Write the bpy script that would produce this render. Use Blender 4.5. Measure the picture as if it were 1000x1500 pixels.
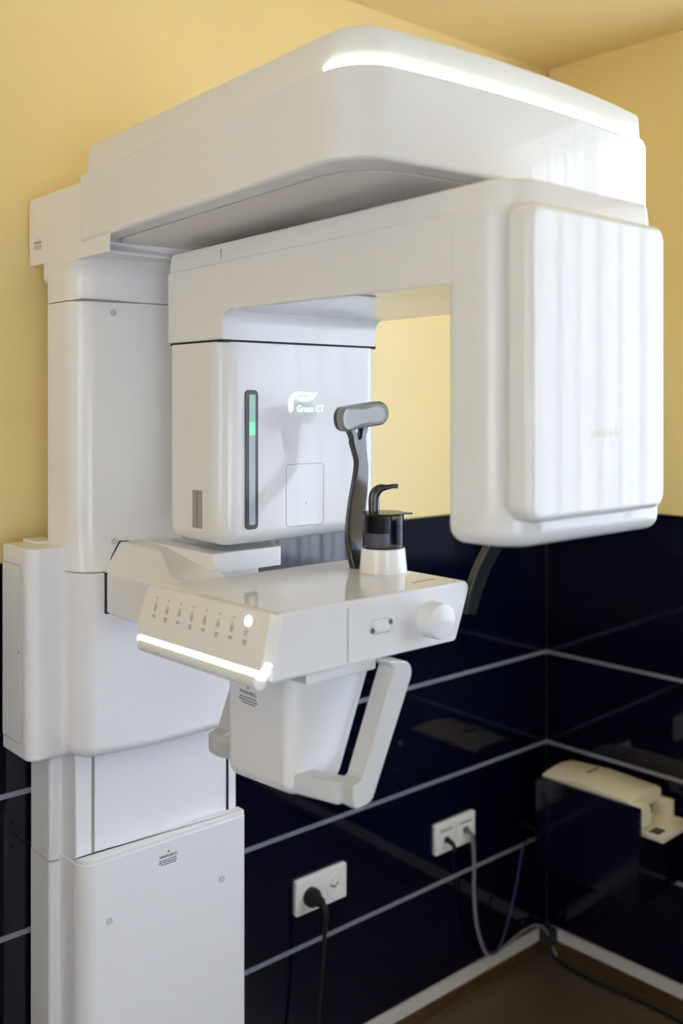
import bpy, bmesh, math, random
from mathutils import Vector, Matrix
random.seed(4)
for o in list(bpy.data.objects):
    bpy.data.objects.remove(o, do_unlink=True)
SC = bpy.context.scene
C = SC.collection

# ------------------------------------------------------------------ camera
EYE = 1.617
YAW = math.radians(41.2)
cd = bpy.data.cameras.new('camera')
cd.sensor_width = 36; cd.sensor_fit = 'AUTO'; cd.lens = 35.0
cd.shift_y = -162 / 1500
cd.clip_start = 0.02
cd.dof.use_dof = True
cd.dof.focus_distance = 1.70
cd.dof.aperture_fstop = 2.4
cam = bpy.data.objects.new('camera', cd); C.objects.link(cam)
cam.location = (0, 0, EYE)
cam.rotation_euler = (math.radians(90), 0, -YAW)
SC.camera = cam

# ------------------------------------------------------------------ sky, daylight
BACK_Y = 1.824            # face of the navy glass on the back wall
ROOM_H = 2.603
CORNER = Vector((2.405, BACK_Y, 0))
SKEW = math.radians(2.0)  # the right wall is not quite square to the back wall
WIN_S0, WIN_S1, WIN_Z0, WIN_Z1 = 0.68, 2.6, 0.93, 2.42
world = bpy.data.worlds.new('sky'); SC.world = world
world.use_nodes = True
bg = world.node_tree.nodes['Background']
bg.inputs[0].default_value = (0.77, 0.88, 1.08, 1)
bg.inputs[1].default_value = 9.6
def RW(s, d, z):          # along the right wall from the corner, out into the room, up
    return Vector((CORNER.x + s*math.sin(SKEW) - d*math.cos(SKEW),
                   CORNER.y - s*math.cos(SKEW) - d*math.sin(SKEW), z))
XL, YF = -1.35, -1.9     # left wall and the wall behind the camera
W2_Y0, W2_Y1, W2_Z0, W2_Z1 = 0.15, 1.10, 1.15, 2.25   # added unseen window in the left wall, fills the scanner's left faces
W3_X0, W3_X1, W3_Z0, W3_Z1 = -0.95, 0.30, 0.35, 1.75    # added unseen window behind the camera, fills the scanner's front faces
def portal(loc, nrm, w, h):                           # guides the sky's light through a window
    pl = bpy.data.lights.new('window_daylight', 'AREA')
    pl.shape = 'RECTANGLE'; pl.size = w; pl.size_y = h
    pl.cycles.is_portal = True
    po = bpy.data.objects.new('window_daylight', pl); C.objects.link(po)
    po.location = loc
    po.rotation_euler = nrm.to_track_quat('-Z', 'Z').to_euler()
portal(RW((WIN_S0+WIN_S1)/2, -0.13, (WIN_Z0+WIN_Z1)/2), RW(0, 1, 0) - RW(0, 0, 0), WIN_S1-WIN_S0, WIN_Z1-WIN_Z0)
portal(Vector((XL-.13, (W2_Y0+W2_Y1)/2, (W2_Z0+W2_Z1)/2)), Vector((1, 0, 0)), W2_Y1-W2_Y0, W2_Z1-W2_Z0)  # sky light for the added left window
portal(Vector(((W3_X0+W3_X1)/2, YF-.13, (W3_Z0+W3_Z1)/2)), Vector((0, 1, 0)), W3_X1-W3_X0, W3_Z1-W3_Z0)  # sky light for the added window behind the camera
SC.view_settings.view_transform = 'Standard'
SC.view_settings.look = 'None'
SC.view_settings.gamma = 1.0
SC.view_settings.use_curve_mapping = False
SC.view_settings.exposure = 0.52
SC.cycles.use_denoising = True
SC.cycles.max_bounces = 12
SC.cycles.diffuse_bounces = 8
SC.cycles.caustics_reflective = False
SC.cycles.sample_clamp_indirect = 8

# ------------------------------------------------------------------ materials
def mat(name, col, rough=0.4, spec=0.5, metal=0, bump=0, bscale=60, var=0, vscale=4, emit=None, estr=0, coat=0, trans=0, alpha=1, ior=None):
    m = bpy.data.materials.new(name); m.use_nodes = True
    nt = m.node_tree; b = nt.nodes['Principled BSDF']
    b.inputs['Base Color'].default_value = (*col, 1)
    b.inputs['Roughness'].default_value = rough
    b.inputs['Specular IOR Level'].default_value = spec
    b.inputs['Metallic'].default_value = metal
    b.inputs['Coat Weight'].default_value = coat
    b.inputs['Coat Roughness'].default_value = 0.04
    b.inputs['Transmission Weight'].default_value = trans
    b.inputs['Alpha'].default_value = alpha
    if ior: b.inputs['IOR'].default_value = ior
    if emit:
        b.inputs['Emission Color'].default_value = (*emit, 1)
        b.inputs['Emission Strength'].default_value = estr
    if bump or var:
        tc = nt.nodes.new('ShaderNodeTexCoord')
    if bump:
        n = nt.nodes.new('ShaderNodeTexNoise'); n.inputs['Scale'].default_value = bscale
        n.inputs['Detail'].default_value = 4
        bp = nt.nodes.new('ShaderNodeBump'); bp.inputs['Strength'].default_value = bump
        bp.inputs['Distance'].default_value = 0.002
        nt.links.new(tc.outputs['Object'], n.inputs['Vector'])
        nt.links.new(n.outputs['Fac'], bp.inputs['Height'])
        nt.links.new(bp.outputs['Normal'], b.inputs['Normal'])
    if var:
        n2 = nt.nodes.new('ShaderNodeTexNoise'); n2.inputs['Scale'].default_value = vscale
        n2.inputs['Detail'].default_value = 5
        r = nt.nodes.new('ShaderNodeValToRGB')
        r.color_ramp.elements[0].position = 0.3; r.color_ramp.elements[1].position = 0.7
        r.color_ramp.elements[0].color = (*[max(0, c*(1-var)) for c in col], 1)
        r.color_ramp.elements[1].color = (*[min(1, c*(1+var)) for c in col], 1)
        nt.links.new(tc.outputs['Object'], n2.inputs['Vector'])
        nt.links.new(n2.outputs['Fac'], r.inputs['Fac'])
        nt.links.new(r.outputs['Color'], b.inputs['Base Color'])
    return m

M = {}
M['gloss'] = mat('glossy_white_plastic', (.78, .78, .785), .025, .33)
M['white'] = mat('white_plastic', (.82, .82, .835), .22, .45)
M['satin'] = mat('satin_white_shell', (.82, .82, .845), .36, .5)
M['panel'] = mat('keypad_plastic', (.80, .78, .74), .35, .4)
M['under'] = mat('grey_underside', (.80, .765, .735), .45, .4)
M['grey'] = mat('light_grey_plastic', (.60, .605, .615), .35, .45)
M['gap'] = mat('dark_gap', (.03, .03, .03), .6, .2)
M['line'] = mat('panel_seam', (.33, .31, .29), .6, .2)
M['print'] = mat('grey_print', (.16, .15, .14), .6, .2)
M['softprint'] = mat('faint_print', (.42, .38, .33), .6, .2)
M['sticker'] = mat('grey_label', (.33, .33, .32), .35, .4)
M['black'] = mat('black_plastic', (.012, .012, .013), .25, .5)
M['rubber'] = mat('black_rubber', (.01, .01, .01), .5, .3)
M['charcoal'] = mat('charcoal_plastic', (.014, .014, .016), .22, .85)
M['pad'] = mat('grey_pad', (.26, .26, .25), .25, .7)
M['window'] = mat('indicator_glass', (.42, .48, .52), .12, .5)
M['bezel'] = mat('indicator_bezel', (.055, .06, .07), .25, .5)
M['green'] = mat('green_indicator', (.25, .75, .5), .3, .4, emit=(.2, .9, .5), estr=.25)
M['greenpale'] = mat('pale_green_indicator', (.32, .55, .47), .3, .4, emit=(.2, .7, .5), estr=.08)
M['logo'] = mat('backlit_logo', (.6, 1, .7), .4, .3, emit=(.45, 1, .58), estr=1.15)
M['vatech'] = mat('pale_gold_lettering', (.95, .86, .77), .4, .5)
M['led'] = mat('led_light', (1, 1, 1), .4, .3, emit=(.72, 1, .70), estr=9)
M['ledwhite'] = mat('white_light_bar', (1, 1, 1), .4, .3, emit=(1, .96, .93), estr=.9)
M['lamp'] = mat('button_light', (1, 1, 1), .4, .3, emit=(1, .93, 1), estr=6)
M['smoke'] = mat('smoky_clear_plastic', (.42, .42, .46), .05, .5, trans=1, ior=1.15)
M['cupwhite'] = mat('cup_holder_white', (.86, .84, .82), .2, .5)
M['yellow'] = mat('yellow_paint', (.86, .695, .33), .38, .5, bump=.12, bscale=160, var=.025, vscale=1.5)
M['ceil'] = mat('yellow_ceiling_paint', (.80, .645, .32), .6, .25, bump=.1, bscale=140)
M['cream'] = mat('cream_paint', (.80, .785, .76), .6, .3)
M['navy'] = mat('navy_back_painted_glass', (.0010, .0014, .009), .02, .5)
M['alu'] = mat('brushed_aluminium', (.28, .295, .35), .35, .5, metal=.3)
M['skirt'] = mat('pale_skirting', (.58, .545, .50), .4, .4)
M['wood'] = mat('wood_skirting', (.07, .036, .014), .45, .4, var=.3, vscale=20)
M['socket'] = mat('socket_white', (.78, .77, .74), .25, .5)
M['cable'] = mat('grey_cable', (.20, .195, .19), .45, .4)
M['shadedcable'] = mat('shaded_grey_cable', (.02, .03, .09), .45, .4)  # shade put into the colour: dark tone for the grey cable's rising run
M['device'] = mat('cream_device_plastic', (.72, .66, .50), .35, .4)
M['cabinet'] = mat('navy_board', (.002, .0025, .012), .12, .5)

def floor_mat():
    m = mat('beige_vinyl_floor', (.30, .235, .165), .32, .45)
    nt = m.node_tree; b = nt.nodes['Principled BSDF']
    tc = nt.nodes.new('ShaderNodeTexCoord'); mp = nt.nodes.new('ShaderNodeMapping')
    mp.inputs['Scale'].default_value = (2, 14, 1)
    n = nt.nodes.new('ShaderNodeTexNoise'); n.inputs['Scale'].default_value = 3; n.inputs['Detail'].default_value = 6
    r = nt.nodes.new('ShaderNodeValToRGB')
    r.color_ramp.elements[0].color = (.080, .056, .034, 1); r.color_ramp.elements[1].color = (.115, .082, .052, 1)
    nt.links.new(tc.outputs['Object'], mp.inputs['Vector']); nt.links.new(mp.outputs['Vector'], n.inputs['Vector'])
    nt.links.new(n.outputs['Fac'], r.inputs['Fac']); nt.links.new(r.outputs['Color'], b.inputs['Base Color'])
    return m
M['floor'] = floor_mat()

def blind_mat(name, tint):
    m = bpy.data.materials.new(name); m.use_nodes = True
    nt = m.node_tree; nt.nodes.clear()
    out = nt.nodes.new('ShaderNodeOutputMaterial')
    tr = nt.nodes.new('ShaderNodeBsdfTransparent'); tr.inputs[0].default_value = (*tint, 1)
    tl = nt.nodes.new('ShaderNodeBsdfTranslucent'); tl.inputs[0].default_value = (.85, .85, .85, 1)
    df = nt.nodes.new('ShaderNodeBsdfDiffuse'); df.inputs[0].default_value = (.8, .8, .8, 1)
    m1 = nt.nodes.new('ShaderNodeMixShader'); m1.inputs[0].default_value = .5
    m2 = nt.nodes.new('ShaderNodeMixShader'); m2.inputs[0].default_value = .58
    nt.links.new(tl.outputs[0], m1.inputs[1]); nt.links.new(df.outputs[0], m1.inputs[2])
    nt.links.new(tr.outputs[0], m2.inputs[1]); nt.links.new(m1.outputs[0], m2.inputs[2])
    nt.links.new(m2.outputs[0], out.inputs[0])
    return m
M['blind'] = blind_mat('sheer_blind_fabric', (1, 1, 1))
M['blindcream'] = blind_mat('cream_blind_fabric', (1, .92, .80))  # cream tint warms the fill from the added left window

# ------------------------------------------------------------------ helpers
def link(name, me, m, parent=None):
    me.materials.append(M[m] if isinstance(m, str) else m)
    o = bpy.data.objects.new(name, me); C.objects.link(o)
    if parent is not None: o.parent = parent
    return o
def finish(bm, name, m, parent=None, smooth=32):
    bmesh.ops.remove_doubles(bm, verts=bm.verts, dist=1e-6)
    bmesh.ops.recalc_face_normals(bm, faces=bm.faces)
    me = bpy.data.meshes.new(name)
    for f in bm.faces: f.smooth = True
    bm.to_mesh(me); bm.free()
    me.set_sharp_from_angle(angle=math.radians(smooth))
    o = link(name, me, m, parent)
    wn = o.modifiers.new('even_normals', 'WEIGHTED_NORMAL'); wn.keep_sharp = True; wn.weight = 90
    return o
def add_rings(bm, rings, caps=(True, True), closed=True):
    vs = [[bm.verts.new(p) for p in r] for r in rings]
    n = len(rings[0])
    for a, b in zip(vs, vs[1:]):
        for i in range(n if closed else n-1):
            j = (i+1) % n
            bm.faces.new((a[i], a[j], b[j], b[i]))
    if caps[0]: bm.faces.new(list(reversed(vs[0])))
    if caps[1]: bm.faces.new(vs[-1])
def rrect(x0, x1, y0, y1, r, n=6, m=1):
    if not isinstance(r, (tuple, list)): r = (r,)*4
    cs = [(x0, y0, 1, 1, 180), (x1, y0, -1, 1, 270), (x1, y1, -1, -1, 0), (x0, y1, 1, -1, 90)]
    out = []
    for k, (cx, cy, sx, sy, a0) in enumerate(cs):
        rr = max(r[k], 1e-4)
        arc = [(cx+sx*rr+rr*math.cos(math.radians(a0+90*i/n)), cy+sy*rr+rr*math.sin(math.radians(a0+90*i/n))) for i in range(n+1)]
        if out:
            p, q = out[-1], arc[0]
            out += [(p[0]+(q[0]-p[0])*i/m, p[1]+(q[1]-p[1])*i/m) for i in range(1, m)]
        out += arc
    p, q = out[-1], out[0]
    out += [(p[0]+(q[0]-p[0])*i/m, p[1]+(q[1]-p[1])*i/m) for i in range(1, m)]
    return out
def levels(z0, z1, rb, rt, k=5):
    L = []
    if rb > 0: L += [(z0+rb*(1-math.cos(math.pi/2*i/k)), rb*(1-math.sin(math.pi/2*i/k))) for i in range(k)]
    L += [(z0+rb, 0), (z1-rt, 0)]
    if rt > 0: L += [(z1-rt+rt*math.sin(math.pi/2*i/k), rt*(1-math.cos(math.pi/2*i/k))) for i in range(1, k+1)]
    return L
def add_rbox(bm, x0, x1, y0, y1, z0, z1, r=.01, rt=0., rb=0., n=6, m=1, warp=None, xf=None):
    if not isinstance(r, (tuple, list)): r = (r,)*4
    rings = []
    for z, d in levels(z0, z1, rb, rt):
        ring = rrect(x0+d, x1-d, y0+d, y1-d, tuple(max(q-d, .0008) for q in r), n, m)
        pts = [Vector((x, y, z)) for x, y in ring]
        if warp: pts = [warp(p) for p in pts]
        if xf: pts = [xf(p) for p in pts]
        rings.append(pts)
    add_rings(bm, rings)
def rbox(name, m, parent, *a, smooth=32, **k):
    bm = bmesh.new(); add_rbox(bm, *a, **k)
    return finish(bm, name, m, parent, smooth)
def add_box(bm, x0, x1, y0, y1, z0, z1, xf=None):
    P = [(x0,y0),(x1,y0),(x1,y1),(x0,y1)]
    r = [[Vector((x,y,z)) for x,y in P] for z in (z0,z1)]
    if xf: r = [[xf(p) for p in q] for q in r]
    add_rings(bm, r)
def box(name, m, parent, *a, xf=None, bev=0):
    bm = bmesh.new(); add_box(bm, *a, xf=xf)
    if bev: bmesh.ops.bevel(bm, geom=bm.edges[:], offset=bev, segments=2, profile=.5, affect='EDGES')
    return finish(bm, name, m, parent)
def roundpoly(pts, n=7):
    """pts: (a, b, radius) -> list of 2D points"""
    out = []
    N = len(pts)
    for i in range(N):
        p = Vector(pts[i][:2]); r = pts[i][2]
        a = Vector(pts[i-1][:2]); b = Vector(pts[(i+1) % N][:2])
        if r <= 0: out.append(tuple(p)); continue
        u = (a-p).normalized(); v = (b-p).normalized()
        ang = u.angle(v)
        t = min(r/math.tan(ang/2), (a-p).length*.49, (b-p).length*.49)
        rr = t*math.tan(ang/2)
        c = p+(u+v).normalized()*(rr/math.sin(ang/2))
        s = p+u*t-c; e = p+v*t-c
        a0 = math.atan2(s.y, s.x); a1 = math.atan2(e.y, e.x)
        d = (a1-a0+math.pi) % (2*math.pi)-math.pi
        out += [(c.x+rr*math.cos(a0+d*k/n), c.y+rr*math.sin(a0+d*k/n)) for k in range(n+1)]
    return out
def extrude(name, m, parent, poly, axis, a0, a1, bev=.0, seg=4, mid=None, smooth=32):
    """2D outline pushed along an axis, its two rims rounded by bev. axis x: poly=(y,z); y: (x,z); z: (x,y)"""
    def pt(u, v, a):
        return Vector({'x': (a, u, v), 'y': (u, a, v), 'z': (u, v, a)}[axis])
    bm = bmesh.new()
    r0 = [pt(u, v, a0) for u, v in poly]; r1 = [pt(u, v, a1) for u, v in poly]
    v0 = [bm.verts.new(p) for p in r0]; v1 = [bm.verts.new(p) for p in r1]
    n = len(poly)
    for i in range(n):
        j = (i+1) % n
        bm.faces.new((v0[i], v0[j], v1[j], v1[i]))
    f0 = bm.faces.new(list(reversed(v0))); f1 = bm.faces.new(v1)
    bmesh.ops.recalc_face_normals(bm, faces=bm.faces)
    if bev:
        ed = list(f0.edges)+list(f1.edges)
        bmesh.ops.bevel(bm, geom=ed, offset=bev, segments=seg, profile=.5, affect='EDGES', clamp_overlap=True)
    return finish(bm, name, m, parent, smooth)
def smooth_path(pts, n=8):
    P = [Vector(p) for p in pts]
    P = [P[0]*2-P[1]]+P+[P[-1]*2-P[-2]]
    out = []
    for i in range(1, len(P)-2):
        for k in range(n):
            t = k/n
            a, b, c, d = P[i-1:i+3]
            out.append(.5*((2*b)+(-a+c)*t+(2*a-5*b+4*c-d)*t*t+(-a+3*b-3*c+d)*t**3))
    out.append(P[-2])
    return out
def add_tube(bm, path, rad, n=10, up=None, flat=1.0, cap=True):
    """rad: number or list per point; with up given, the section is an ellipse rad x rad*flat, rad lying along up"""
    rings = []
    N = len(path); nrm_ = None
    for i, p in enumerate(path):
        t = (path[min(i+1, N-1)]-path[max(i-1, 0)]).normalized()
        if up is not None: a = (Vector(up)-t*t.dot(Vector(up))).normalized()
        elif nrm_ is None:
            a = t.orthogonal().normalized()
        else:
            a = (nrm_-t*t.dot(nrm_)).normalized()
        nrm_ = a; b = t.cross(a)
        r = rad[i] if isinstance(rad, list) else rad
        rings.append([p+a*(r*math.cos(2*math.pi*k/n))+b*(r*flat*math.sin(2*math.pi*k/n)) for k in range(n)])
    add_rings(bm, rings, (cap, cap))
def tube(name, m, parent, pts, rad, n=10, sm=8, **k):
    path = smooth_path(pts, sm) if sm else [Vector(p) for p in pts]
    if isinstance(rad, list) and sm:
        rr = []
        for i in range(len(rad)-1): rr += [rad[i]+(rad[i+1]-rad[i])*j/sm for j in range(sm)]
        rad = rr+[rad[-1]]
    bm = bmesh.new(); add_tube(bm, path, rad, n, **k)
    return finish(bm, name, m, parent, 50)
def add_lathe(bm, prof, origin, axis, n=32, cap=(True, True)):
    axis = Vector(axis).normalized(); a = axis.orthogonal().normalized(); b = axis.cross(a); o = Vector(origin)
    add_rings(bm, [[o+axis*h+(a*math.cos(2*math.pi*k/n)+b*math.sin(2*math.pi*k/n))*r for k in range(n)] for r, h in prof], cap)
def lathe(name, m, parent, prof, origin, axis=(0,0,1), n=32, cap=(True, True), smooth=32):
    bm = bmesh.new(); add_lathe(bm, prof, origin, axis, n, cap)
    return finish(bm, name, m, parent, smooth)
def plate(name, m, parent, o, u, v, w, h, r, th, bev=0):
    """rounded rectangle lying in the plane (u, v) with its corner at o, th thick along u x v"""
    o = Vector(o); u = Vector(u).normalized(); v = Vector(v).normalized(); nn = u.cross(v)
    bm = bmesh.new()
    lv = levels(0, th, 0, bev, 3)
    add_rings(bm, [[o+u*x+v*y+nn*z for x, y in rrect(d, w-d, d, h-d, max(r-d, .0003), 5)] for z, d in lv])
    return finish(bm, name, m, parent)
def frame(name, m, parent, o, u, v, w, h, r, t, th):
    """thin rounded outline (a seam or a bezel)"""
    o = Vector(o); u = Vector(u).normalized(); v = Vector(v).normalized(); nn = u.cross(v)
    A = rrect(0, w, 0, h, r, 5); B = rrect(t, w-t, t, h-t, max(r-t, .0003), 5)
    P = lambda q, z: o+u*q[0]+v*q[1]+nn*z
    bm = bmesh.new()
    add_rings(bm, [[P(q, 0) for q in A], [P(q, th) for q in A], [P(q, th) for q in B], [P(q, 0) for q in B]], (False, False))
    return finish(bm, name, m, parent)
def text(name, m, parent, body, o, u, v, size, th=.0003, align='LEFT', squeeze=1.0):
    cu = bpy.data.curves.new(name, 'FONT'); cu.body = body; cu.size = size; cu.extrude = th; cu.align_x = align
    cu.resolution_u = 3
    to = bpy.data.objects.new(name+'_curve', cu); C.objects.link(to)
    dg = bpy.context.evaluated_depsgraph_get(); dg.update()
    me = bpy.data.meshes.new_from_object(to.evaluated_get(dg))
    bpy.data.objects.remove(to, do_unlink=True); bpy.data.curves.remove(cu)
    u = Vector(u).normalized(); v = Vector(v).normalized(); nn = u.cross(v); o = Vector(o)
    for q in me.vertices: q.co = o+u*q.co.x*squeeze+v*q.co.y+nn*q.co.z
    me.name = name; me.materials.clear()
    return link(name, me, m, parent)
def empty(name, loc, label, cat, group=None):
    o = bpy.data.objects.new(name, None); C.objects.link(o)
    o.empty_display_size = .05
    o['label'] = label; o['category'] = cat
    if group: o['group'] = group
    return o
def tag(o, label, cat, group=None):
    o['label'] = label; o['category'] = cat
    if group: o['group'] = group
    return o
def struct(o, label=None):
    o['kind'] = 'structure'
    if label: o['label'] = label; 
    return o
def lab(o, s):
    o['label'] = s; return o

# ------------------------------------------------------------------ the room
WALLY = BACK_Y + .008
floor = struct(box('floor', 'floor', None, XL, 3.0, YF, WALLY+.1, -.1, 0), 'beige brown vinyl floor in the corner of the room')
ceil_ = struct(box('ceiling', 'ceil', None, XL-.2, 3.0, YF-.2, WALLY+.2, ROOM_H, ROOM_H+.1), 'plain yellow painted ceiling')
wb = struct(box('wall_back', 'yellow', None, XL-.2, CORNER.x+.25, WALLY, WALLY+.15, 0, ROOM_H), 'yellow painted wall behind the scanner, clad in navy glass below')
bm = bmesh.new()
for a in ((YF, W2_Y0, 0, ROOM_H), (W2_Y1, WALLY, 0, ROOM_H), (W2_Y0, W2_Y1, 0, W2_Z0), (W2_Y0, W2_Y1, W2_Z1, ROOM_H)):
    add_box(bm, XL-.17, XL, *a)
wl = struct(finish(bm, 'wall_left', 'cream'), 'plain cream painted wall with an added fill window')
bm = bmesh.new()
for x0, x1, z0, z1 in ((XL-.2, W3_X0, 0, ROOM_H), (W3_X1, 3.0, 0, ROOM_H), (W3_X0, W3_X1, 0, W3_Z0), (W3_X0, W3_X1, W3_Z1, ROOM_H)):
    add_box(bm, x0, x1, YF-.17, YF, z0, z1)
wf = struct(finish(bm, 'wall_front', 'cream'), 'plain cream painted wall facing the scanner')
xfR = lambda p: RW(p.x, p.y, p.z)
bm = bmesh.new()
T = .17
for a in ((-.0, WIN_S0, -T, -.008, 0, ROOM_H), (WIN_S1, 3.85, -T, -.008, 0, ROOM_H), (WIN_S0, WIN_S1, -T, -.008, 0, WIN_Z0), (WIN_S0, WIN_S1, -T, -.008, WIN_Z1, ROOM_H)):
    add_box(bm, *a, xf=xfR)
wr = struct(finish(bm, 'wall_right', 'yellow'), 'yellow painted wall meeting the back wall, clad in navy glass below')

ROWS = [(.070, .329), (.339, .603), (.613, .870), (.880, 1.313)]
for z0, z1 in ROWS:
    box('glass_panel', 'navy', wb, XL, CORNER.x, BACK_Y, WALLY, z0, z1, bev=.0012)
    if z1 <= WIN_Z0:
        box('glass_panel', 'navy', wr, 0, 3.75, -.008, 0, z0, z1, xf=xfR, bev=.0012)
    else:
        box('glass_panel', 'navy', wr, 0, WIN_S0-.04, -.008, 0, z0, z1, xf=xfR, bev=.0012)
        box('glass_panel', 'navy', wr, WIN_S1+.04, 3.75, -.008, 0, z0, z1, xf=xfR, bev=.0012)
for z0, z1 in zip([r[1] for r in ROWS[:-1]], [r[0] for r in ROWS[1:]]):
    box('joint_strip', 'alu', wb, XL, CORNER.x, BACK_Y-.0015, WALLY, z0, z1)
    box('joint_strip', 'alu', wr, 0, 3.75, -.008, .0015, z0, z1, xf=xfR)
b1 = struct(box('baseboard_back', 'skirt', None, XL, CORNER.x, BACK_Y-.006, WALLY, .034, .069), 'pale skirting strip under the navy glass of the back wall')
b2 = struct(box('baseboard_right', 'skirt', None, 0, 3.75, -.008, .006, .034, .069, xf=xfR), 'pale skirting strip under the navy glass of the side wall')
box('skirting_foot', 'wood', b1, XL, CORNER.x, BACK_Y-.012, WALLY, 0, .034)
box('skirting_foot', 'wood', b2, 0, 3.75, -.008, .012, 0, .034, xf=xfR)

# window in the right wall (out of the frame, seen in the reflections)
bm = bmesh.new()
for a in ((WIN_S0, WIN_S1, -.14, -.09, WIN_Z0, WIN_Z0+.05), (WIN_S0, WIN_S1, -.14, -.09, WIN_Z1-.05, WIN_Z1),
          (WIN_S0, WIN_S0+.05, -.14, -.09, WIN_Z0, WIN_Z1), (WIN_S1-.05, WIN_S1, -.14, -.09, WIN_Z0, WIN_Z1),
          ((WIN_S0+WIN_S1)/2-.03, (WIN_S0+WIN_S1)/2+.03, -.14, -.09, WIN_Z0, WIN_Z1)):
    add_box(bm, *a, xf=xfR)
w1 = struct(finish(bm, 'window_1', 'socket'), 'white framed window behind vertical blinds')
box('window_sill', 'socket', w1, WIN_S0, WIN_S1, -.09, .03, WIN_Z0-.03, WIN_Z0, xf=xfR)
bm = bmesh.new()  # unseen left window, added to brighten the scanner's left faces
for a in ((W2_Y0, W2_Y1, W2_Z0, W2_Z0+.05), (W2_Y0, W2_Y1, W2_Z1-.05, W2_Z1), (W2_Y0, W2_Y0+.05, W2_Z0, W2_Z1), (W2_Y1-.05, W2_Y1, W2_Z0, W2_Z1)):
    add_box(bm, XL-.14, XL-.09, *a)
w2 = struct(finish(bm, 'fill_window_left', 'socket'), 'added white framed fill window behind a cream blind, out of view')
box('window_sill', 'socket', w2, XL-.09, XL+.03, W2_Y0, W2_Y1, W2_Z0-.03, W2_Z0)
vb2 = empty('vertical_blind', (0,0,0), 'sheer cream vertical blind hanging in the added left wall fill window', 'blind')
box('headrail', 'socket', vb2, XL+.012, XL+.055, W2_Y0-.03, W2_Y1+.03, W2_Z1+.005, W2_Z1+.04)
s = W2_Y0-.01; k = 0
while s < W2_Y1:
    o_ = XL+(.026 if k % 2 else .036)
    box('slat', 'blindcream', vb2, o_, o_+.0012, s, s+.118, W2_Z0-.02, W2_Z1+.004)
    s += .106; k += 1
bm = bmesh.new()  # unseen front window, added to brighten the column and console fronts
for x0, x1, z0, z1 in ((W3_X0, W3_X1, W3_Z0, W3_Z0+.05), (W3_X0, W3_X1, W3_Z1-.05, W3_Z1), (W3_X0, W3_X0+.05, W3_Z0, W3_Z1), (W3_X1-.05, W3_X1, W3_Z0, W3_Z1)):
    add_box(bm, x0, x1, YF-.14, YF-.09, z0, z1)
w3 = struct(finish(bm, 'fill_window_front', 'socket'), 'added white framed fill window behind a pale blind, out of view')
box('window_sill', 'socket', w3, W3_X0, W3_X1, YF-.09, YF+.03, W3_Z0-.03, W3_Z0)
vb3 = empty('vertical_blind', (0,0,0), 'sheer white vertical blind hanging in the added front wall fill window', 'blind')
box('headrail', 'socket', vb3, W3_X0-.03, W3_X1+.03, YF+.012, YF+.055, W3_Z1+.005, W3_Z1+.04)
s = W3_X0-.01; k = 0
while s < W3_X1:
    o_ = YF+(.026 if k % 2 else .036)
    box('slat', 'blind', vb3, s, s+.118, o_, o_+.0012, W3_Z0-.02, W3_Z1+.004)
    s += .106; k += 1
vb = empty('vertical_blind', (0,0,0), 'sheer white vertical blind hanging in the right wall window', 'blind')
box('headrail', 'socket', vb, WIN_S0-.03, WIN_S1+.03, .012, .055, WIN_Z1+.005, WIN_Z1+.04, xf=xfR)
s = WIN_S0-.01; k = 0
while s < WIN_S1:
    o_ = .026 if k % 2 else .036
    box('slat', 'blind', vb, s, s+.087, o_, o_+.0012, WIN_Z0-.02, WIN_Z1+.004, xf=xfR)
    s += .072; k += 1

# ------------------------------------------------------------------ the scanner
mc = empty('dental_ct_scanner', (1,1.7,0), 'large white dental CT scanner with overhead arm, rotating gantry and control console', 'scanner')
def warp_front(xc, hw, y1, y0, amount):
    def w(p):
        k = max(0, 1-((p.x-xc)/hw)**2)*max(0, min(1, (y1-p.y)/(y1-y0)))
        return Vector((p.x, p.y-amount*k, p.z))
    return w
# --- base
rbox('base_pillar', 'white', mc, .801, 1.197, 1.727, 1.816, 0, .769, r=.008)
rbox('rear_pillar', 'white', mc, .8015, 1.1965, 1.7275, 1.8155, .772, 1.10, r=.008)
rbox('rear_spine', 'white', mc, .90, 1.10, 1.7275, 1.8155, 1.09, 1.90, r=.008)
bc = rbox('base_cover', 'satin', mc, .820, 1.178, 1.640, 1.735, 0, .784, r=(.032,.006,.004,.004), rt=.003, n=8)
lab(bc, 'smooth white lower column cover')
ic = rbox('inner_column', 'satin', mc, .8225, 1.1755, 1.668, 1.735, .75, 1.05, r=.004)
for x, gm in ((.854, 'line'), (1.150, 'gap')):
    box('guide_slot', gm, ic, x, x+.006, 1.6672, 1.6690, .787, 1.05)
rim = rbox('cover_rim', 'satin', mc, .8215, 1.178, 1.641, 1.667, .776, .792, r=(.03,.006,.001,.001), rt=.002)
def screw(parent, o, nrm, r=.0065):
    lathe('screw_cap', 'grey', parent, [(r, -.001), (r, .0010), (r*.8, .0016), (r*.72, .0008), (.0004, .0009)], o, nrm, 16, (False, True))
for x, z in ((.875, .672), (1.121, .671)): screw(bc, (x, 1.640, z), (0,-1,0))
for z in (.79, .745): screw(mc, (.8012, 1.752, z), (-1,0,0), .005)
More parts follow.
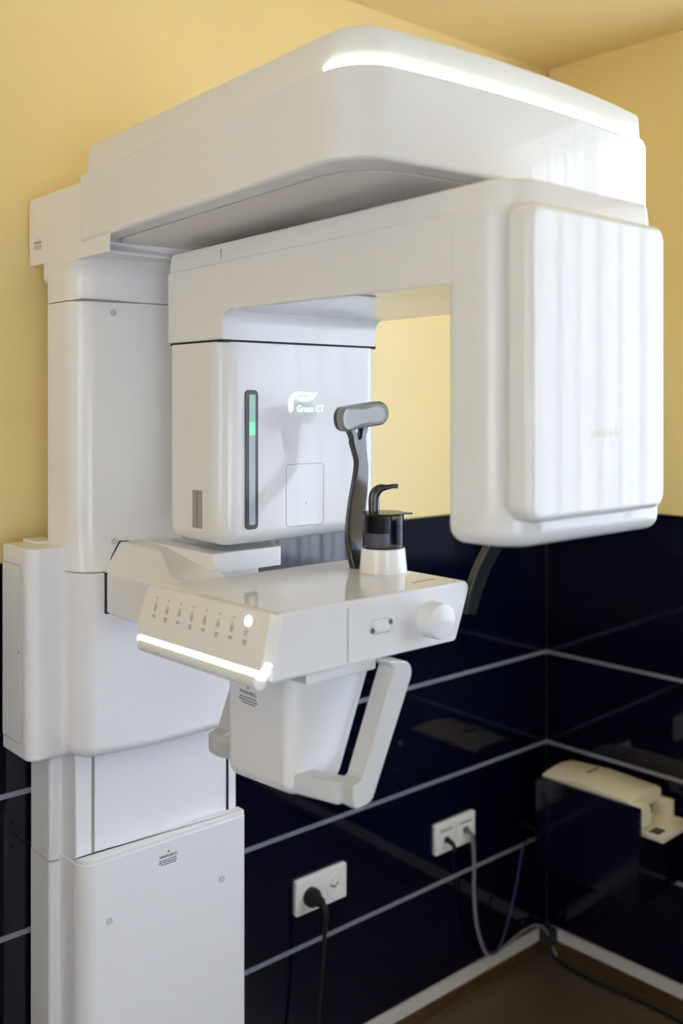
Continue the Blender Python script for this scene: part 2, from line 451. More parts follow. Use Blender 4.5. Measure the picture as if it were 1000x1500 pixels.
def warning(parent, o, u, v, s=1.0, m='print'):
    o = Vector(o); u = Vector(u); v = Vector(v)
    t = text('warning_lettering', m, parent, 'WARNING', o, u, v, .0085*s, align='CENTER')
    nn = u.cross(v)
    bm = bmesh.new()
    def bar(a0, a1, b0, b1):
        add_rings(bm, [[o+u*a+v*b+nn*z for a, b in ((a0,b0),(a1,b0),(a1,b1),(a0,b1))] for z in (0, .0003)])
    for i, wdt in enumerate((.021, .023, .017)):
        x = -wdt*s
        while x < wdt*s*.9:
            l = random.uniform(.004, .009)*s
            bar(x, min(x+l, wdt*s), -(.0055+.0042*i)*s, -(.0034+.0042*i)*s); x += l+.0016*s
    # the small triangle above the word
    bm.faces.new([bm.verts.new(o+u*a*s+v*b*s+nn*.0003) for a, b in ((-.0035,.009),(.0035,.009),(0,.0145))])
    finish(bm, 'warning_small_print', m, parent)
warning(bc, (.999, 1.6398, .752), (1,0,0), (0,0,1), .95)

# --- lifting column cover
W1 = warp_front(1.0, .2, 1.70, 1.615, .028)
bm = bmesh.new()
# front profile: lower shell stands proud, a soft cove leads to the shell above it
rings = []
def cov_ring(z, d, off):
    r = rrect(.800+d, 1.200-d, 1.612+d+off, 1.738-d, tuple(max(q-d, .001) for q in (.034,.034,.006,.006)), 8, 6)
    return [W1(Vector((x, y, z))) for x, y in r]
for z, d in levels(.985, 1.30, .022, 0): rings.append(cov_ring(z, d, 0))
lower = rings+[cov_ring(1.312, 0, .0), cov_ring(1.314, .003, 0)]
add_rings(bm, lower)
lc = finish(bm, 'carriage_cover', 'satin', mc)
lab(lc, 'smooth white lifting column cover')
bm = bmesh.new()
rings = [cov_ring(z, 0, o_) for z, o_ in ((1.316,.001),(1.322,.003),(1.330,.006),(1.342,.0095),(1.36,.012),(1.38,.0135),(1.42,.014),(1.795,.014))]
add_rings(bm, rings)
uc = finish(bm, 'upper_column_cover', 'white', mc)
bm = bmesh.new()
rings = [cov_ring(1.797, .0, .014), cov_ring(1.83, 0, .014)]+[cov_ring(1.83+.045*math.sin(a), 0, .014-.052*(1-math.cos(a))) for a in [math.pi/2*i/6 for i in range(1, 7)]]+[cov_ring(1.915, 0, -.038)]
add_rings(bm, rings)
finish(bm, 'column_neck', 'white', mc)
box('seam', 'line', uc, .806, 1.194, 1.606, 1.735, 1.7945, 1.7975)
screw(uc, (.866, 1.6085, 1.776), (0,-1,0), .0055); screw(uc, (.868, 1.6085, 1.367), (0,-1,0), .0055)
for z in (1.293, 1.013): screw(lc, (.8003, 1.712, z), (-1,0,0), .0055)

# --- top bracket on the column
br = extrude('head_bracket', 'white', mc, roundpoly([(1.817,1.873,.006),(1.817,1.999,.012),(1.50,2.000,.004),(1.50,1.920,.002),(1.592,1.906,.010),(1.527,1.8705,.003),(1.735,1.862,.004),(1.737,1.873,.002)]), 'x', .801, 1.199, bev=.004)
bm = bmesh.new(); add_box(bm, .7995, .802, 1.5, 1.715, 1.8665, 1.967)
finish(bm, 'side_plate', 'white', br)
warning(br, (.8005, 1.778, 1.912), (0,-1,0), (0,0,1), .8, 'softprint')
gl = rbox('cable_gland', 'white', br, .806, .85, 1.742, 1.776, 1.838, 1.874, r=.014, rb=.01)

# --- overhead arm
ax0, ax1, ay0, ay1 = .796, 1.440, .886, 1.602
WA = warp_front((ax0+ax1)/2, (ax1-ax0)/2, 1.3, .90, .024)
def arm_ring(z, d, r=(.060,.02,.02,.008)):
    return [WA(Vector((x, y, z+.03*(1.25-y)))) for x, y in rrect(ax0+d, ax1-d, ay0+d, ay1-d, tuple(max(q-d, .004) for q in r), 10, 8)]
bm = bmesh.new()
add_rings(bm, [arm_ring(1.903+.007*(1-math.cos(a)), .007*(1-math.sin(a))) for a in [math.pi/2*i/5 for i in range(5)]]+[arm_ring(1.910, 0), arm_ring(2.016, 0), arm_ring(2.019, .0015), arm_ring(2.0205, .004)])
arm = finish(bm, 'overhead_arm', 'gloss', mc)
bm = bmesh.new()
add_rings(bm, [arm_ring(2.019, .010), arm_ring(2.029, .010), arm_ring(2.064, .012), arm_ring(2.070, .015), arm_ring(2.073, .021), arm_ring(2.074, .034)])
finish(bm, 'arm_cap', 'gloss', arm)
bm = bmesh.new()
add_rings(bm, [arm_ring(1.9015, .040, (.12,.09,.05,.09)), arm_ring(1.9032, .038, (.12,.09,.05,.09))])
finish(bm, 'underside_plate', 'under', arm)
bm = bmesh.new()
add_rings(bm, [arm_ring(1.9025, .0365, (.12,.09,.05,.09)), arm_ring(1.9033, .0362, (.12,.09,.05,.09))])
finish(bm, 'underside_seam', 'line', arm)
# light line round the front, from the near left corner to the right end
ro, ri = arm_ring(2.0195, .0025), arm_ring(2.031, .0105)
inside = [i for i, p in enumerate(ro) if p.y < .962 and not (p.x > ax1-.006)]
first = max(inside, key=lambda i: ro[i].y-ro[i].x)
order = []
i = first
while i in inside and len(order) < len(ro): order.append(i); i = (i+1) % len(ro)
bm = bmesh.new()
secs = []
for i in order:
    a, b = ro[i], ri[i]; c = Vector((b.x, b.y, a.z))
    secs.append([a, (a+b)/2+(a-c)*.18+Vector((0,0,.0012)), b, c])
add_rings(bm, secs)
lab(finish(bm, 'light_line', 'led', arm), 'glowing white green light line')

# --- rotating gantry
def taper(p):             # the gantry grows a little narrower and higher towards the detector
    q = p.copy(); t = max(0, min(1, (1.514-p.y)/.77))
    if q.x > 1.1: q.x -= (q.x-1.1)/.172*.046*t
    if q.z > 1.80: q.z += .012*t
    return q
ga = bpy.data.objects.new('rotating_gantry', None); C.objects.link(ga); ga.parent = mc
gx = .920
lathe('rotation_hub', 'under', ga, [(.10, 1.868), (.10, 1.9015)], (1.10, 1.14, 0), n=40)
prof = roundpoly([(1.514,1.7185,0),(1.514,1.842,.006),(.80,1.842,.03),(.80,1.764,.004),(.853,1.764,.012),(1.346,1.764,.038),(1.346,1.7185,0)])
bridge = extrude('bridge', 'gloss', ga, prof, 'x', gx, 1.272, bev=.016, seg=6)
for v in bridge.data.vertices: v.co = taper(v.co)
# tapered cap over the bridge
bm = bmesh.new()
def gcap(z, d):
    pts = [Vector((x, y, z)) for x, y in rrect(gx+d, 1.272-d, .742+d, 1.514-d*.2, tuple(max(q-d, .003) for q in (.062,.03,.012,.003)), 8)]
    return [taper(p) for p in pts]
add_rings(bm, [gcap(1.832, -.0003), gcap(1.836, -.0003), gcap(1.840, .003), gcap(1.868, .006), gcap(1.874, .010), gcap(1.8765, .016)])
gc = finish(bm, 'bridge_cap', 'gloss', ga)
box('seam', 'line', gc, .9235, .926, 1.354, 1.3555, 1.830, 1.866)
# tube head
th = rbox('tube_head', 'gloss', ga, gx, 1.270, 1.346, 1.514, 1.378, 1.715, r=(.034,.030,.02,.02), rt=.0015, rb=.024, n=10)
box('seam', 'gap', th, gx+.004, 1.266, 1.350, 1.51, 1.714, 1.7195)
ex, ez = (1,0,0), (0,0,1)
iw = plate('indicator_bezel', 'bezel', th, (.9655, 1.3462, 1.404), ex, ez, .0265, .232, .008, .0025, bev=.001)
plate('indicator_window', 'window', iw, (.9725, 1.3437, 1.4115), ex, ez, .0125, .217, .002, .0006)
plate('indicator_light', 'green', iw, (.9725, 1.3431, 1.561), ex, ez, .0125, .022, .001, .0004)
plate('indicator_light', 'greenpale', iw, (.9725, 1.3431, 1.5835), ex, ez, .0125, .044, .001, .0004)
frame('service_hatch_seam', 'line', th, (1.052, 1.3462, 1.401), ex, ez, .085, .108, .008, .0009, .0004)
lathe('screw_cap', 'line', th, [(.0012, -.001), (.0012, .0005)], (1.096, 1.346, 1.44), (0,-1,0), 10)
# leaf logo and lettering
def flat_poly(name, m, parent, pts, y, th=.0005):
    bm = bmesh.new()
    add_rings(bm, [[Vector((x, y, z)) for x, z in pts], [Vector((x, y-th, z)) for x, z in pts]])
    return finish(bm, name, m, parent)
def bez(a, b, c, d, n=10):
    return [tuple((1-t)**3*a[i]+3*(1-t)**2*t*b[i]+3*(1-t)*t*t*c[i]+t**3*d[i] for i in (0, 1)) for t in [k/n for k in range(n)]]
Lx = lambda u: 1.0575+(u-520)/320*.0835          # logo pixels -> metres on the face
Lz = lambda v: 1.634-(v-140)/200*.0365
L = lambda *p: (Lx(p[0]), Lz(p[1]))
stem = bez(L(530,338), L(495,240), L(530,140), L(620,140))+bez(L(620,140), L(680,150), L(720,160), L(765,150))+bez(L(765,150), L(720,175), L(640,165), L(610,172))+bez(L(610,172), L(545,190), L(545,260), L(566,334))
flat_poly('leaf_mark', 'logo', th, stem, 1.3458)
leaf = bez(L(580,200), L(620,195), L(690,195), L(752,166))+bez(L(752,166), L(735,215), L(660,275), L(580,200))
flat_poly('leaf_mark', 'logo', th, leaf, 1.3458)
text('logo_lettering', 'logo', th, 'Green CT', (Lx(588), 1.3458, Lz(334)), ex, ez, .0165, squeeze=.89)
# small label low on the side of the tube head
st = plate('rating_label', 'sticker', th, (gx+.0002, 1.4335, 1.404), (0,-1,0), ez, .030, .064, .0008, .0005)
bm = bmesh.new()
z = 1.408
while z < 1.462:
    l = random.uniform(.002, .0045); add_box(bm, gx-.0008, gx-.0002, 1.417, 1.4195, z, z+l); z += l+.0012
finish(bm, 'label_print', 'print', st)
# detector
dt = rbox('detector_housing', 'gloss', ga, gx-.0006, 1.238, .745, .853, 1.440, 1.853, r=(.058,.012,.015,.015), rb=.022, n=12)
bm = bmesh.new()
rings = []
for th_, d in levels(0, .030, 0, .010, 5):
    R = rrect(.921+d, 1.213-d, 1.474+d, 1.852-d, max(.022-d, .004), 8, 6)
    rings.append([Vector((x, .752-th_, z)) for x, z in R])
add_rings(bm, rings)
dp = finish(bm, 'detector_cover', 'gloss', ga)
lab(dp, 'glossy white front cover of the detector')
text('maker_lettering', 'vatech', dp, 'vatech', (1.043, .7218, 1.571), ex, ez, .0245, squeeze=.97)

# --- support arm from the column to the console
def yloft(name, m, parent, secs, bev=.003):
    bm = bmesh.new()
    add_rings(bm, [[Vector((x, y, z)) for x, z in sec] for y, sec in secs])
    bmesh.ops.recalc_face_normals(bm, faces=bm.faces)
    if bev:
        ed = [e for e in bm.edges if len(e.link_faces) == 2 and e.calc_face_angle(0) > math.radians(25)]
        bmesh.ops.bevel(bm, geom=ed, offset=bev, segments=3, profile=.5, affect='EDGES', clamp_overlap=True)
    return finish(bm, name, m, parent)
sa = yloft('support_arm', 'white', mc, [
    (1.615, [(.846,1.243),(.846,1.313),(.879,1.365),(1.02,1.365),(1.02,1.243)]),
    (1.585, [(.846,1.243),(.846,1.313),(.880,1.365),(1.018,1.365),(1.018,1.243)]),
    (1.50,  [(.846,1.241),(.846,1.315),(.895,1.360),(.995,1.362),(.995,1.241)]),
    (1.39,  [(.840,1.241),(.840,1.318),(.850,1.334),(.935,1.340),(.940,1.241)]),
    (1.295, [(.815,1.243),(.815,1.320),(.822,1.335),(.905,1.337),(.910,1.243)]),
    (1.235, [(.800,1.262),(.800,1.325),(.810,1.340),(.900,1.340),(.905,1.262)])], bev=.004)
box('arm_gap', 'gap', sa, .8448, 1.0215, 1.594, 1.603, 1.2420, 1.3140)
yloft('arm_gap', 'gap', sa, [(1.616, [(.8448,1.313),(.8782,1.3663),(1.0215,1.3663),(1.0215,1.313)]), (1.6065, [(.8448,1.313),(.8782,1.3663),(1.0215,1.3663),(1.0215,1.313)])], bev=0)
tr = rbox('accessory_tray', 'white', mc, .918, 1.066, 1.372, 1.580, 1.333, 1.3655, r=(.004,.010,.01,.004), rt=.002, n=5)
lab(tr, 'bright white tray beside the support arm')
bm = bmesh.new()
add_rings(bm, [[Vector((x, y, z)) for x, y in rrect(.95+d, 1.056-d, 1.382+d, 1.57-d, .008, 4)] for z, d in ((1.3657, 0), (1.3645, .006))])
finish(bm, 'tray_floor', 'grey', tr)
rbox('tray_bracket', 'white', tr, .930, 1.032, 1.390, 1.575, 1.262, 1.334, r=.012)

# --- console
co = bpy.data.objects.new('console', None); C.objects.link(co); co.parent = mc
cp = roundpoly([(.757,1.352,.006),(1.122,1.352,.012),(1.087,1.266,.008),(.748,1.266,.004)])
body = extrude('console_body', 'gloss', co, cp, 'y', .987, 1.252, bev=.009, seg=5)
box('seam', 'line', body, .8745, .8758, .9866, .989, 1.2715, 1.343)
bx_ = roundpoly([(.812,1.268,0),(.812,1.250,.003),(.935,1.250,.003),(.935,1.268,0)])
extrude('console_skirt', 'gloss', co, bx_, 'y', .996, 1.24, bev=.002)
# keypad facing the operator: plane through the tilted left end of the console
A_ = Vector((.7505, 1.283, 1.3485)); B_ = Vector((.7505, .984, 1.3535)); D_ = Vector((.733, 1.298, 1.279))
ku = (B_-A_).normalized(); kd = (D_-A_); kd = (kd-ku*kd.dot(ku)).normalized(); kn = ku.cross(-kd).normalized()
if kn.x > 0: kn = -kn
Kp = lambda a, b, n=0.: A_+ku*a+kd*b+kn*n
bm = bmesh.new()
KW, KH = .299, .071
kout = rrect(0, KW, 0, KH, .010, 6)
def kskew(a, b): return (a-.010*(b/KH)*(1-a/KW)+ .0*a, b)
lv = [(-.016, 0), (0.002, 0), (.0035, .0012), (.004, .003)]
add_rings(bm, [[Kp(*kskew(a, b), n) for a, b in rrect(d, KW-d, d, KH-d, .010, 6)] for n, d in lv])
kp = finish(bm, 'keypad', 'panel', co)
lab(kp, 'beige keypad with a row of faint icons')
for i in range(8):
    a = .034+i*.0316
    bm = bmesh.new()
    def kbar(a0, a1, b0, b1):
        add_rings(bm, [[Kp(x, y, n) for x, y in ((a0,b0),(a1,b0),(a1,b1),(a0,b1))] for n in (.0038, .0044)])
    def kdisc(ca, cb, r):
        add_rings(bm, [[Kp(ca+r*math.cos(2*math.pi*q/12), cb+r*math.sin(2*math.pi*q/12), n) for q in range(12)] for n in (.0038, .0044)])
    if i < 7: kdisc(a, .0155, .0016)
    kdisc(a-.0005, .0235, .0016)
    kbar(a-.0032, a-.0012, .0262, .0335); kbar(a+.0008, a+.0026, .0255, .032)
    kbar(a-.0034, a+.003, .0285, .0300)
    if i % 3 != 2: kbar(a-.002, a+.0022, .0325, .0345)
    for q in range(3): kbar(a-.004+q*.003, a-.0018+q*.003, .0395, .0425+.001*(q % 2))
    if i % 2: kbar(a-.0035, a+.0035, .0440, .0458)
    finish(bm, 'keypad_icon', 'softprint', kp)
lathe('button_light', 'lamp', kp, [(.0058, 0), (.0058, .001), (.0045, .0018), (.0005, .002)], Kp(.034+7*.0316, .0155, .0038), kn, 24)
# light bar under the keypad, its front end turned up
p0 = Kp(-.004, KH+.0065, -.0035); p1 = Kp(KW-.02, KH+.0065, -.0035); p2 = Kp(KW-.004, KH+.004, -.004); p3 = Kp(KW+.002, KH-.010, -.004)
tube('light_bar', 'ledwhite', co, [p0, p0.lerp(p1, .5), p1, p2, p3], .0050, n=14, sm=8)
tube('light_bar_carrier', 'gloss', co, [Kp(.002, KH+.0135, -.008), Kp(KW-.012, KH+.0135, -.008)], .0105, n=14, sm=1)
# knob and small switch on the face
lathe('adjusting_knob', 'gloss', co, [(.026, -.003), (.026, .022), (.0248, .0255), (.022, .0272), (.0005, .028)], (1.031, .987, 1.307), (0,-1,0), 40)
frame('switch_frame', 'line', body, (.917, .9872, 1.3005), ex, ez, .040, .020, .008, .0007, .0003)
lathe('switch_dot', 'print', body, [(.0038, 0), (.0038, .0008)], (.9195, .987, 1.306), (0,-1,0), 14)
lathe('switch_dot', 'print', body, [(.0038, 0), (.0038, .0008)], (.9535, .987, 1.314), (0,-1,0), 14)
plate('switch_slider', 'gloss', body, (.9225, .987, 1.302), ex, ez, .026, .014, .006, .0055, bev=.002)
bm = bmesh.new(); z = 1.0
for i, l in enumerate((.012, .007, .014, .009)):
    add_box(bm, 1.035+sum((.012,.007,.014,.009)[:i])+.002*i, 1.035+sum((.012,.007,.014,.009)[:i+1])+.002*i-.0005, 1.024, 1.0275, 1.3521, 1.3525)
finish(bm, 'tray_print', 'softprint', body)

# --- housing below the console, with two grips
def house(z, x0, x1, y0, y1, r):
    return [Vector((x, y, z)) for x, y in rrect(x0, x1, y0, y1, r, 7)]
bm = bmesh.new()
hs = []
for z, d in levels(1.078, 1.268, .02, 0, 5):
    t = (z-1.078)/(1.268-1.078)
    hs.append(house(z+ (0), .828+d, .918+.075*t-d, 1.048+d, 1.205-d, (max(.020-d, .003),)*4))
add_rings(bm, hs)
# the underside drops towards the front
for v in bm.verts:
    if v.co.z < 1.11: v.co.z += (v.co.y-1.12)*-.06
hz = finish(bm, 'support_housing', 'white', mc)
warning(hz, (.8279, 1.146, 1.202), (0,-1,0), (0,0,1), .95, 'print')
def grip(name, ysign, yc, dz=0):
    # bar falling from the console to the foot of the housing, square section with soft edges
    ya, yb = yc-.0165, yc+.0165
    out = roundpoly([(.926,1.268,.004),(.986,1.258,.018),(.902,1.084,.016),(.868,1.080,.010),(.868,1.112,.004),(.886,1.118,.004),(.944,1.255,.004)], 5)
    g = extrude(name, 'grey', mc, [(x, z+dz*(1.27-z)/.19) for x, z in out], 'y', ya, yb, bev=.005, seg=3)
    y0, y1 = (yb-.01, 1.062) if ysign < 0 else (1.19, ya+.01)
    secs = []
    f = lambda y, z0, z1, xs: (y, [(.862-xs, z0), (.862-xs, z1), (.893-xs, z1), (.893-xs, z0)])
    if ysign < 0: secs = [f(y0, 1.083, 1.113, 0), f(y1, 1.088, 1.116, .030)]
    else: secs = [f(y0, 1.088, 1.114, .012), f(y1, 1.070, 1.098, 0)]
    yloft('grip_foot', 'grey', g, secs, bev=.004)
    return g
grip('hand_grip', -1, .985); grip('hand_grip', 1, 1.292, -.016)

# --- temple supports
def temple(base, pts, head, tilt, sgn):
    t = bpy.data.objects.new('temple_support', None); C.objects.link(t); t.parent = mc
    # leg: flat strap whose width lies along x
    path = smooth_path(pts, 8)
    N = len(path)
    rings = []
    for i, p in enumerate(path):
        k = i/(N-1)
        w = .0125+.0035*math.sin(min(1, k*1.3)*math.pi) if k < .8 else .0125+.004*(k-.8)/.2
        h_ = .0065
        tg = (path[min(i+1, N-1)]-path[max(i-1, 0)]).normalized()
        a = (Vector((1,0,0))-tg*tg.x).normalized(); b = tg.cross(a)
        rings.append([p+a*x+b*y for x, y in rrect(-w, w, -h_, h_, .003, 3)])
    bm = bmesh.new(); add_rings(bm, rings)
    # fork
    top = path[-1]; hd = Vector(head)
    for sg in (-1, 1):
        q = [top+Vector((sg*.006, 0, -.012)), top+Vector((sg*.010, 0, .006)), top+Vector((sg*.019, (hd.y-top.y)*.8, .026))]
        pp = smooth_path(q, 5)
        rr = []
        for i, p in enumerate(pp):
            tg = (pp[min(i+1, len(pp)-1)]-pp[max(i-1, 0)]).normalized()
            a = (Vector((1,0,0))-tg*tg.x).normalized(); b = tg.cross(a)
            rr.append([p+a*x+b*y for x, y in rrect(-.0068, .0068, -.0065, .0065, .003, 3)])
        add_rings(bm, rr)
    finish(bm, 'strap', 'charcoal', t)
    # pad: bowed bar with rounded ends, broad face towards the patient
    ct, st_ = math.cos(tilt), math.sin(tilt)
    def P(x, y, z): return hd+Vector((x*ct-z*st_, y, x*st_+z*ct))
    def padring(s, hw, y0, y1):
        return [P(x, (y0 if i == 0 else y1)*0+yy, z) for i, (x, z, yy) in enumerate(s)]
    def outline(hw, hh, r): return rrect(-hw, hw, -hh, hh, r, 7, 5)
    bow = lambda x: sgn*(.010*(abs(x)/.057)**2.0 if abs(x) < .08 else .01)
    def ring(hw, hh, r, y):
        return [P(x, sgn*y-bow(x)*1.0, z) for x, z in outline(hw, hh, r)]
    bm = bmesh.new()
    add_rings(bm, [ring(.0535,.0180,.0165,.009), ring(.0560,.0204,.019,.006), ring(.0565,.0207,.0192,-.002), ring(.0545,.0190,.0175,-.004)])
    finish(bm, 'pad_shell', 'black', t)
    bm = bmesh.new()
    # soft facets on the pad face
    def ring2(hw, hh, r, y, fac=0):
        out = []
        for x, z in outline(hw, hh, r):
            out.append(P(x, sgn*y-bow(x)+sgn*(-fac if abs(x) < .020 else 0), z))
        return out
    add_rings(bm, [ring2(.0568,.0208,.0194,-.002), ring2(.0568,.0208,.0194,-.0085), ring2(.052,.0175,.016,-.0150,.002), ring2(.040,.0115,.011,-.0165,.003)])
    finish(bm, 'pad', 'pad', t, 22)
    return t
temple(None, [(1.068,1.172,1.336),(1.064,1.178,1.362),(1.068,1.189,1.39),(1.086,1.207,1.42),(1.108,1.226,1.45),(1.129,1.243,1.48),(1.139,1.251,1.51),(1.136,1.253,1.535),(1.133,1.254,1.552)], (1.137,1.258,1.592), math.radians(7), 1)
temple(None, [(1.124,.996,1.300),(1.128,.990,1.33),(1.134,.980,1.365),(1.142,.965,1.40),(1.150,.948,1.44),(1.156,.936,1.48),(1.158,.930,1.51),(1.156,.928,1.535),(1.154,.927,1.552)], (1.156,.922,1.592), math.radians(7), -1)

# --- bite holder in its clear cup
cx, cy = 1.076, 1.130
bh = bpy.data.objects.new('bite_holder', None); C.objects.link(bh); bh.parent = mc
lathe('cup_base', 'cupwhite', bh, [(.0375, 1.351), (.0372, 1.356), (.0345, 1.386), (.0335, 1.3885), (.026, 1.3885)], (cx, cy, 0), n=40)
cup = lathe('clear_cup', 'smoke', bh, [(.0325, 1.3875), (.0325, 1.4405), (.0305, 1.4405), (.0305, 1.3895)], (cx, cy, 0), n=40)
lathe('inner_plug', 'black', bh, [(.0005, 1.412), (.019, 1.412), (.020, 1.414), (.021, 1.4395)], (cx-.006, cy+.004, 0), n=28)
lathe('inner_collar', 'grey', bh, [(.017, 1.389), (.017, 1.412)], (cx-.006, cy+.004, 0), n=28)
lid = lathe('lid', 'black', bh, [(.034, 1.4405), (.0345, 1.442), (.0335, 1.4435), (.005, 1.444)], (cx, cy, 0), n=40)
R_ = Vector((math.cos(YAW), -math.sin(YAW), 0))
plate('lid_tab', 'black', lid, Vector((cx, cy, 1.4408))+R_*.028+Vector((R_.y, -R_.x, 0))*-.006*-1, R_, Vector((-R_.y, R_.x, 0)), .018, .012, .004, .002)
pc = Vector((cx, cy, 0))+R_*-.014
hp = [pc+Vector((0,0,1.438)), pc+Vector((0,0,1.463))-R_*.0005, pc+Vector((0,0,1.474))+R_*.002, pc+Vector((0,0,1.481))+R_*.010, pc+Vector((0,0,1.4825))+R_*.020, pc+Vector((0,0,1.4845))+R_*.030]
tube('bite_hook', 'charcoal', bh, hp, [.0088,.0088,.0085,.0065,.0040,.0036], n=16, sm=6, up=(-R_.x, -R_.y, .001), flat=.8)
tip = pc+Vector((0,0,1.4845))+R_*.030
box('bite_tip', 'charcoal', bh, -.0, .007, -.006, .006, -.0035, .0035, xf=lambda p: tip+R_*p.x+Vector((-R_.y, R_.x, 0))*p.y+Vector((0,0,p.z)), bev=.001)

# --- control box on the side of the column
cb = rbox('control_box', 'satin', mc, .735, .822, 1.668, 1.784, .981, 1.357, r=(.022,.004,.004,.006), rt=.003, rb=.008, n=8)
box('cover_step', 'satin', cb, .774, .815, 1.725, 1.784, 1.357, 1.362, bev=.001)
fr = frame('door_seam', 'line', cb, (.7352, 1.7815, 1.008), (0,-1,0), ez, .0795, .318, .004, .0012, .0004)
box('door', 'satin', cb, .7342, .7354, 1.7035, 1.7805, 1.010, 1.3245)
box('key_slot', 'line', cb, .7338, .7344, 1.706, 1.712, 1.169, 1.172)

# ------------------------------------------------------------------ sockets on the back wall
def socket(x0, z0, w, h, label):
    s_ = empty('wall_socket', (0,0,0), label, 'wall socket')
    plate('cover_frame', 'socket', s_, (x0, BACK_Y-.0003, z0), ex, ez, w, h, .006, .010, bev=.003)
    return s_
s1 = socket(1.447, .413, .158, .084, 'white double wall socket with a black round plug in one half')
y = BACK_Y-.0105
plate('insert', 'socket', s1, (1.452, y+.0008, .419), ex, ez, .072, .072, .005, .0015)
plate('insert', 'socket', s1, (1.528, y+.0008, .419), ex, ez, .072, .072, .005, .0015)
lathe('outlet_ring', 'socket', s1, [(.026, 0), (.026, .003), (.022, .003), (.022, .0005), (.0005, .0004)], (1.564, y-.0006, .455), (0,-1,0), 32)
for dx in (-.0095, .0095): lathe('outlet_hole', 'gap', s1, [(.003, 0), (.003, .0006)], (1.564+dx, y-.0012, .456), (0,-1,0), 12)
box('outlet_shutter', 'gap', s1, 1.5585, 1.5695, y-.0018, y, .449, .4535)
s2 = socket(1.918, .414, .158, .082, 'white double data socket with a small black plug and grey cable')
for x in (1.9225, 1.9985): plate('insert', 'socket', s2, (x, y+.0008, .420), ex, ez, .072, .070, .005, .0015)
for x in (1.935, 2.013): plate('label_strip', 'sticker', s2, (x, y-.0008, .472), ex, ez, .046, .007, .001, .0006)
box('data_jack', 'gap', s2, 2.026, 2.044, y-.0016, y, .446, .462)
box('data_jack', 'gap', s2, 1.950, 1.968, y-.0016, y, .440, .456)

pcord = empty('power_cord', (0,0,0), 'black power cord with round plug hanging from the wall socket', 'power cord')
lathe('plug', 'rubber', pcord, [(.0215, 0), (.022, .014), (.019, .020), (.013, .030), (.011, .042), (.009, .044)], (1.489, y-.0012, .452), (0,-1,0), 28)
tube('cord', 'rubber', pcord, [(1.489, y-.036, .452), (1.490, y-.052, .444), (1.491, y-.055, .420), (1.488, y-.05, .34), (1.478, y-.045, .2), (1.462, y-.05, .08), (1.44, y-.06, .008), (1.36, y-.09, .004)], [.0085,.008,.006,.0042,.004,.004,.004,.004], n=10)
ncord = empty('data_cable', (0,0,0), 'thin grey cable looping from the data socket along the skirting to the corner', 'cable')
box('plug', 'cable', ncord, 2.029, 2.041, y-.014, y-.0016, .447, .460, bev=.001)
tube('cord', 'cable', ncord, [(2.035, y-.013, .452), (2.037, y-.022, .435), (2.040, y-.026, .37), (2.042, y-.024, .29), (2.052, y-.024, .20), (2.085, y-.024, .115), (2.125, y-.016, .088), (2.16, y-.010, .082), (2.21, y-.009, .090), (2.28, y-.010, .100), (2.335, y-.014, .096), (2.362, y-.025, .070), (2.372, y-.035, .03), (2.375, y-.05, .006)], [.0045]*5+[.0042]*2+[.0036]*7, n=8)
tube('shaded_cord', 'shadedcable', ncord, [(2.043, y-.010, .452), (2.050, y-.020, .43), (2.053, y-.02, .37), (2.053, y-.018, .29), (2.062, y-.02, .20), (2.09, y-.024, .12), (2.128, y-.026, .098), (2.165, y-.026, .13), (2.215, y-.026, .24), (2.245, y-.026, .34), (2.262, y-.034, .378)], .0026, n=8)  # added dark strand, painted as the shaded rise of the grey cable
dplug = tag(tube('data_plug', 'rubber', None, [(1.959, y-.001, .448), (1.959, y-.014, .447), (1.9605, y-.026, .440), (1.962, y-.028, .425)], [.0072,.0072,.0055,.004], n=8), 'short black data plug in the left jack of the data socket', 'plug')

# black lead along the side wall
pts = [RW(.035, .03, .09), RW(.04, .034, .05), RW(.05, .04, .012), RW(.10, .055, .0045), RW(.22, .060, .0045), RW(.36, .05, .0045), RW(.5, .06, .0045), RW(.7, .075, .0045), RW(1.0, .06, .0045)]
tag(tube('floor_lead', 'rubber', None, [tuple(p) for p in pts], .0045, n=8), 'black lead lying on the floor along the side wall', 'cable')
tag(box('corner_junction_box', 'gap', None, .004, .048, .013, .044, .03, .075, xf=xfR, bev=.002), 'small dark junction box in the corner above the floor', 'junction box')

# ------------------------------------------------------------------ shelf box on the right wall and the cream device in it
sb = empty('shelf_box', (0,0,0), 'navy open box shelf mounted on the side wall', 'shelf')
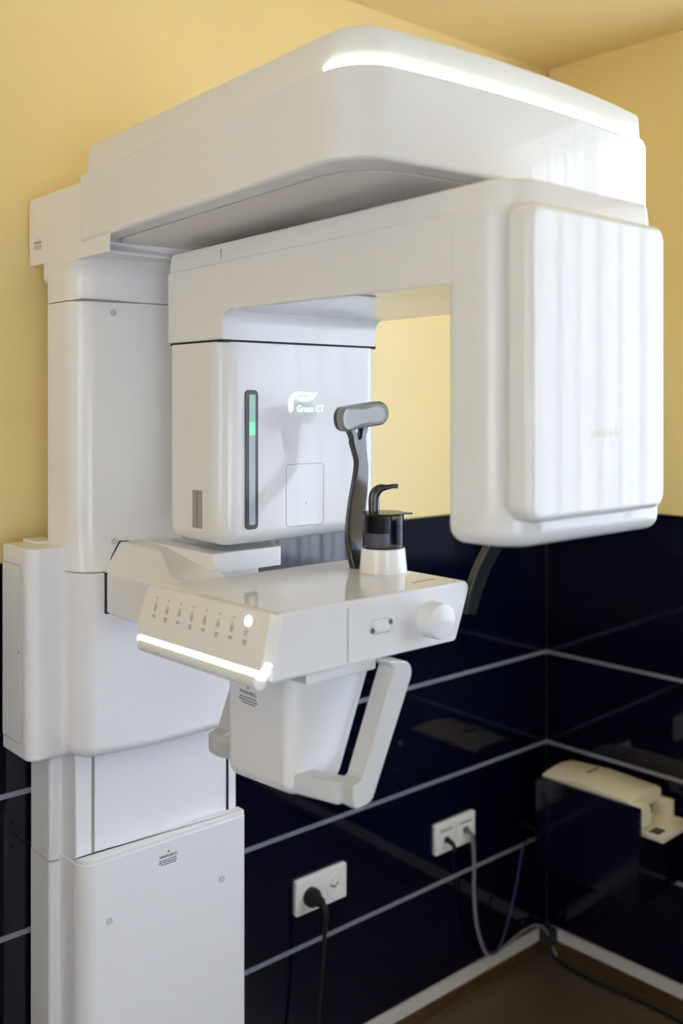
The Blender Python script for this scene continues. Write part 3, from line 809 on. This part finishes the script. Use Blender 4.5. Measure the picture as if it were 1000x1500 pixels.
# wall coordinates: s from the corner, d from the wall
S0, S1, D1, Zb, Zt = .10, .418, .194, .335, .583
box('side_board', 'cabinet', sb, S0, S1, D1-.012, D1, Zb, Zt, xf=xfR, bev=.001)
box('bottom_board', 'cabinet', sb, S0, S1, .001, D1-.012, Zb, Zb+.012, xf=xfR, bev=.001)
box('back_board', 'cabinet', sb, S0, S1, .001, .012, Zb, Zt-.06, xf=xfR, bev=.001)
box('end_board', 'cabinet', sb, S0, S0+.012, .012, D1-.012, Zb, Zt-.03, xf=xfR, bev=.001)
dv = empty('label_printer', (0,0,0), 'cream desktop printer with a curved lid standing in the navy shelf box', 'printer')
def dpt(s, d, z): return RW(s, d, z)
def dloft(name, m, secs, parent, bev=0.003):
    bm = bmesh.new()
    add_rings(bm, [[dpt(s, d, z) for d, z in sec] for s, sec in secs])
    bmesh.ops.recalc_face_normals(bm, faces=bm.faces)
    if bev:
        ed = [e for e in bm.edges if e.calc_face_angle(0) > math.radians(30)]
        bmesh.ops.bevel(bm, geom=ed, offset=bev, segments=2, profile=.5, affect='EDGES', clamp_overlap=True)
    return finish(bm, name, m, parent)
d0, d1 = .022, .180
z0 = Zb+.013
# lid: crowned across, from rear to front, its near end cut away at the wall side
def crown(zt, a=d0, b=d1, n=8):
    out = [(b, zt-.03), (b, zt)]
    for i in range(1, n):
        t = i/n; out.append((b+(a-b)*t, zt+.010*math.sin(math.pi*t)))
    return out+[(a, zt-.002), (a, zt-.03)]
dloft('body', 'device', [(S0+.016, [(d1,z0),(d1,Zt-.004),(d0,Zt-.004),(d0,z0)]), (S1-.055, [(d1,z0),(d1,Zt-.004),(d0,Zt-.004),(d0,z0)])], dv)
lid_ = dloft('lid', 'device', [(S0+.014, crown(Zt+.004)), (S0+.13, crown(Zt+.012)), (S1-.045, crown(Zt+.006)), (S1-.035, crown(Zt+.002))], dv, 0)
dloft('front_nose', 'device', [(S1-.06, [(d1,z0+.17),(d1,Zt-.002),(d1-.062,Zt-.002),(d1-.062,z0+.17)]), (S1-.004, [(d1,z0+.178),(d1,Zt-.008),(d1-.055,Zt-.010),(d1-.055,z0+.178)])], dv, .004)
box('paper_slot', 'black', dv, S1-.056, S1-.049, d0+.008, d1-.058, z0+.06, Zt-.002, xf=xfR)
box('side_cheek', 'device', dv, S1-.056, S1+.004, d0, d0+.022, z0+.155, Zt-.018, xf=xfR, bev=.003)
trp = box('output_tray', 'device', dv, S1-.056, S1+.052, d0-.006, d1-.012, z0+.157, z0+.172, xf=xfR, bev=.003)
box('tray_window', 'cabinet', trp, S1+.006, S1+.034, d1-.058, d1-.020, z0+.1715, z0+.1728, xf=xfR)
box('lower_front', 'cabinet', dv, S1-.056, S1-.010, d0+.01, d1-.012, z0, z0+.155, xf=xfR)
bm = bmesh.new()
for i, l in enumerate((.010, .007, .012, .006, .009)):
    q = .058+sum((.010,.007,.012,.006,.009)[:i])+.002*i
    add_box(bm, S0+.115, S0+.122, q+.01, q+l+.01, Zt+.0208, Zt+.0226, xf=xfR)
finish(bm, 'lid_print', 'print', lid_)
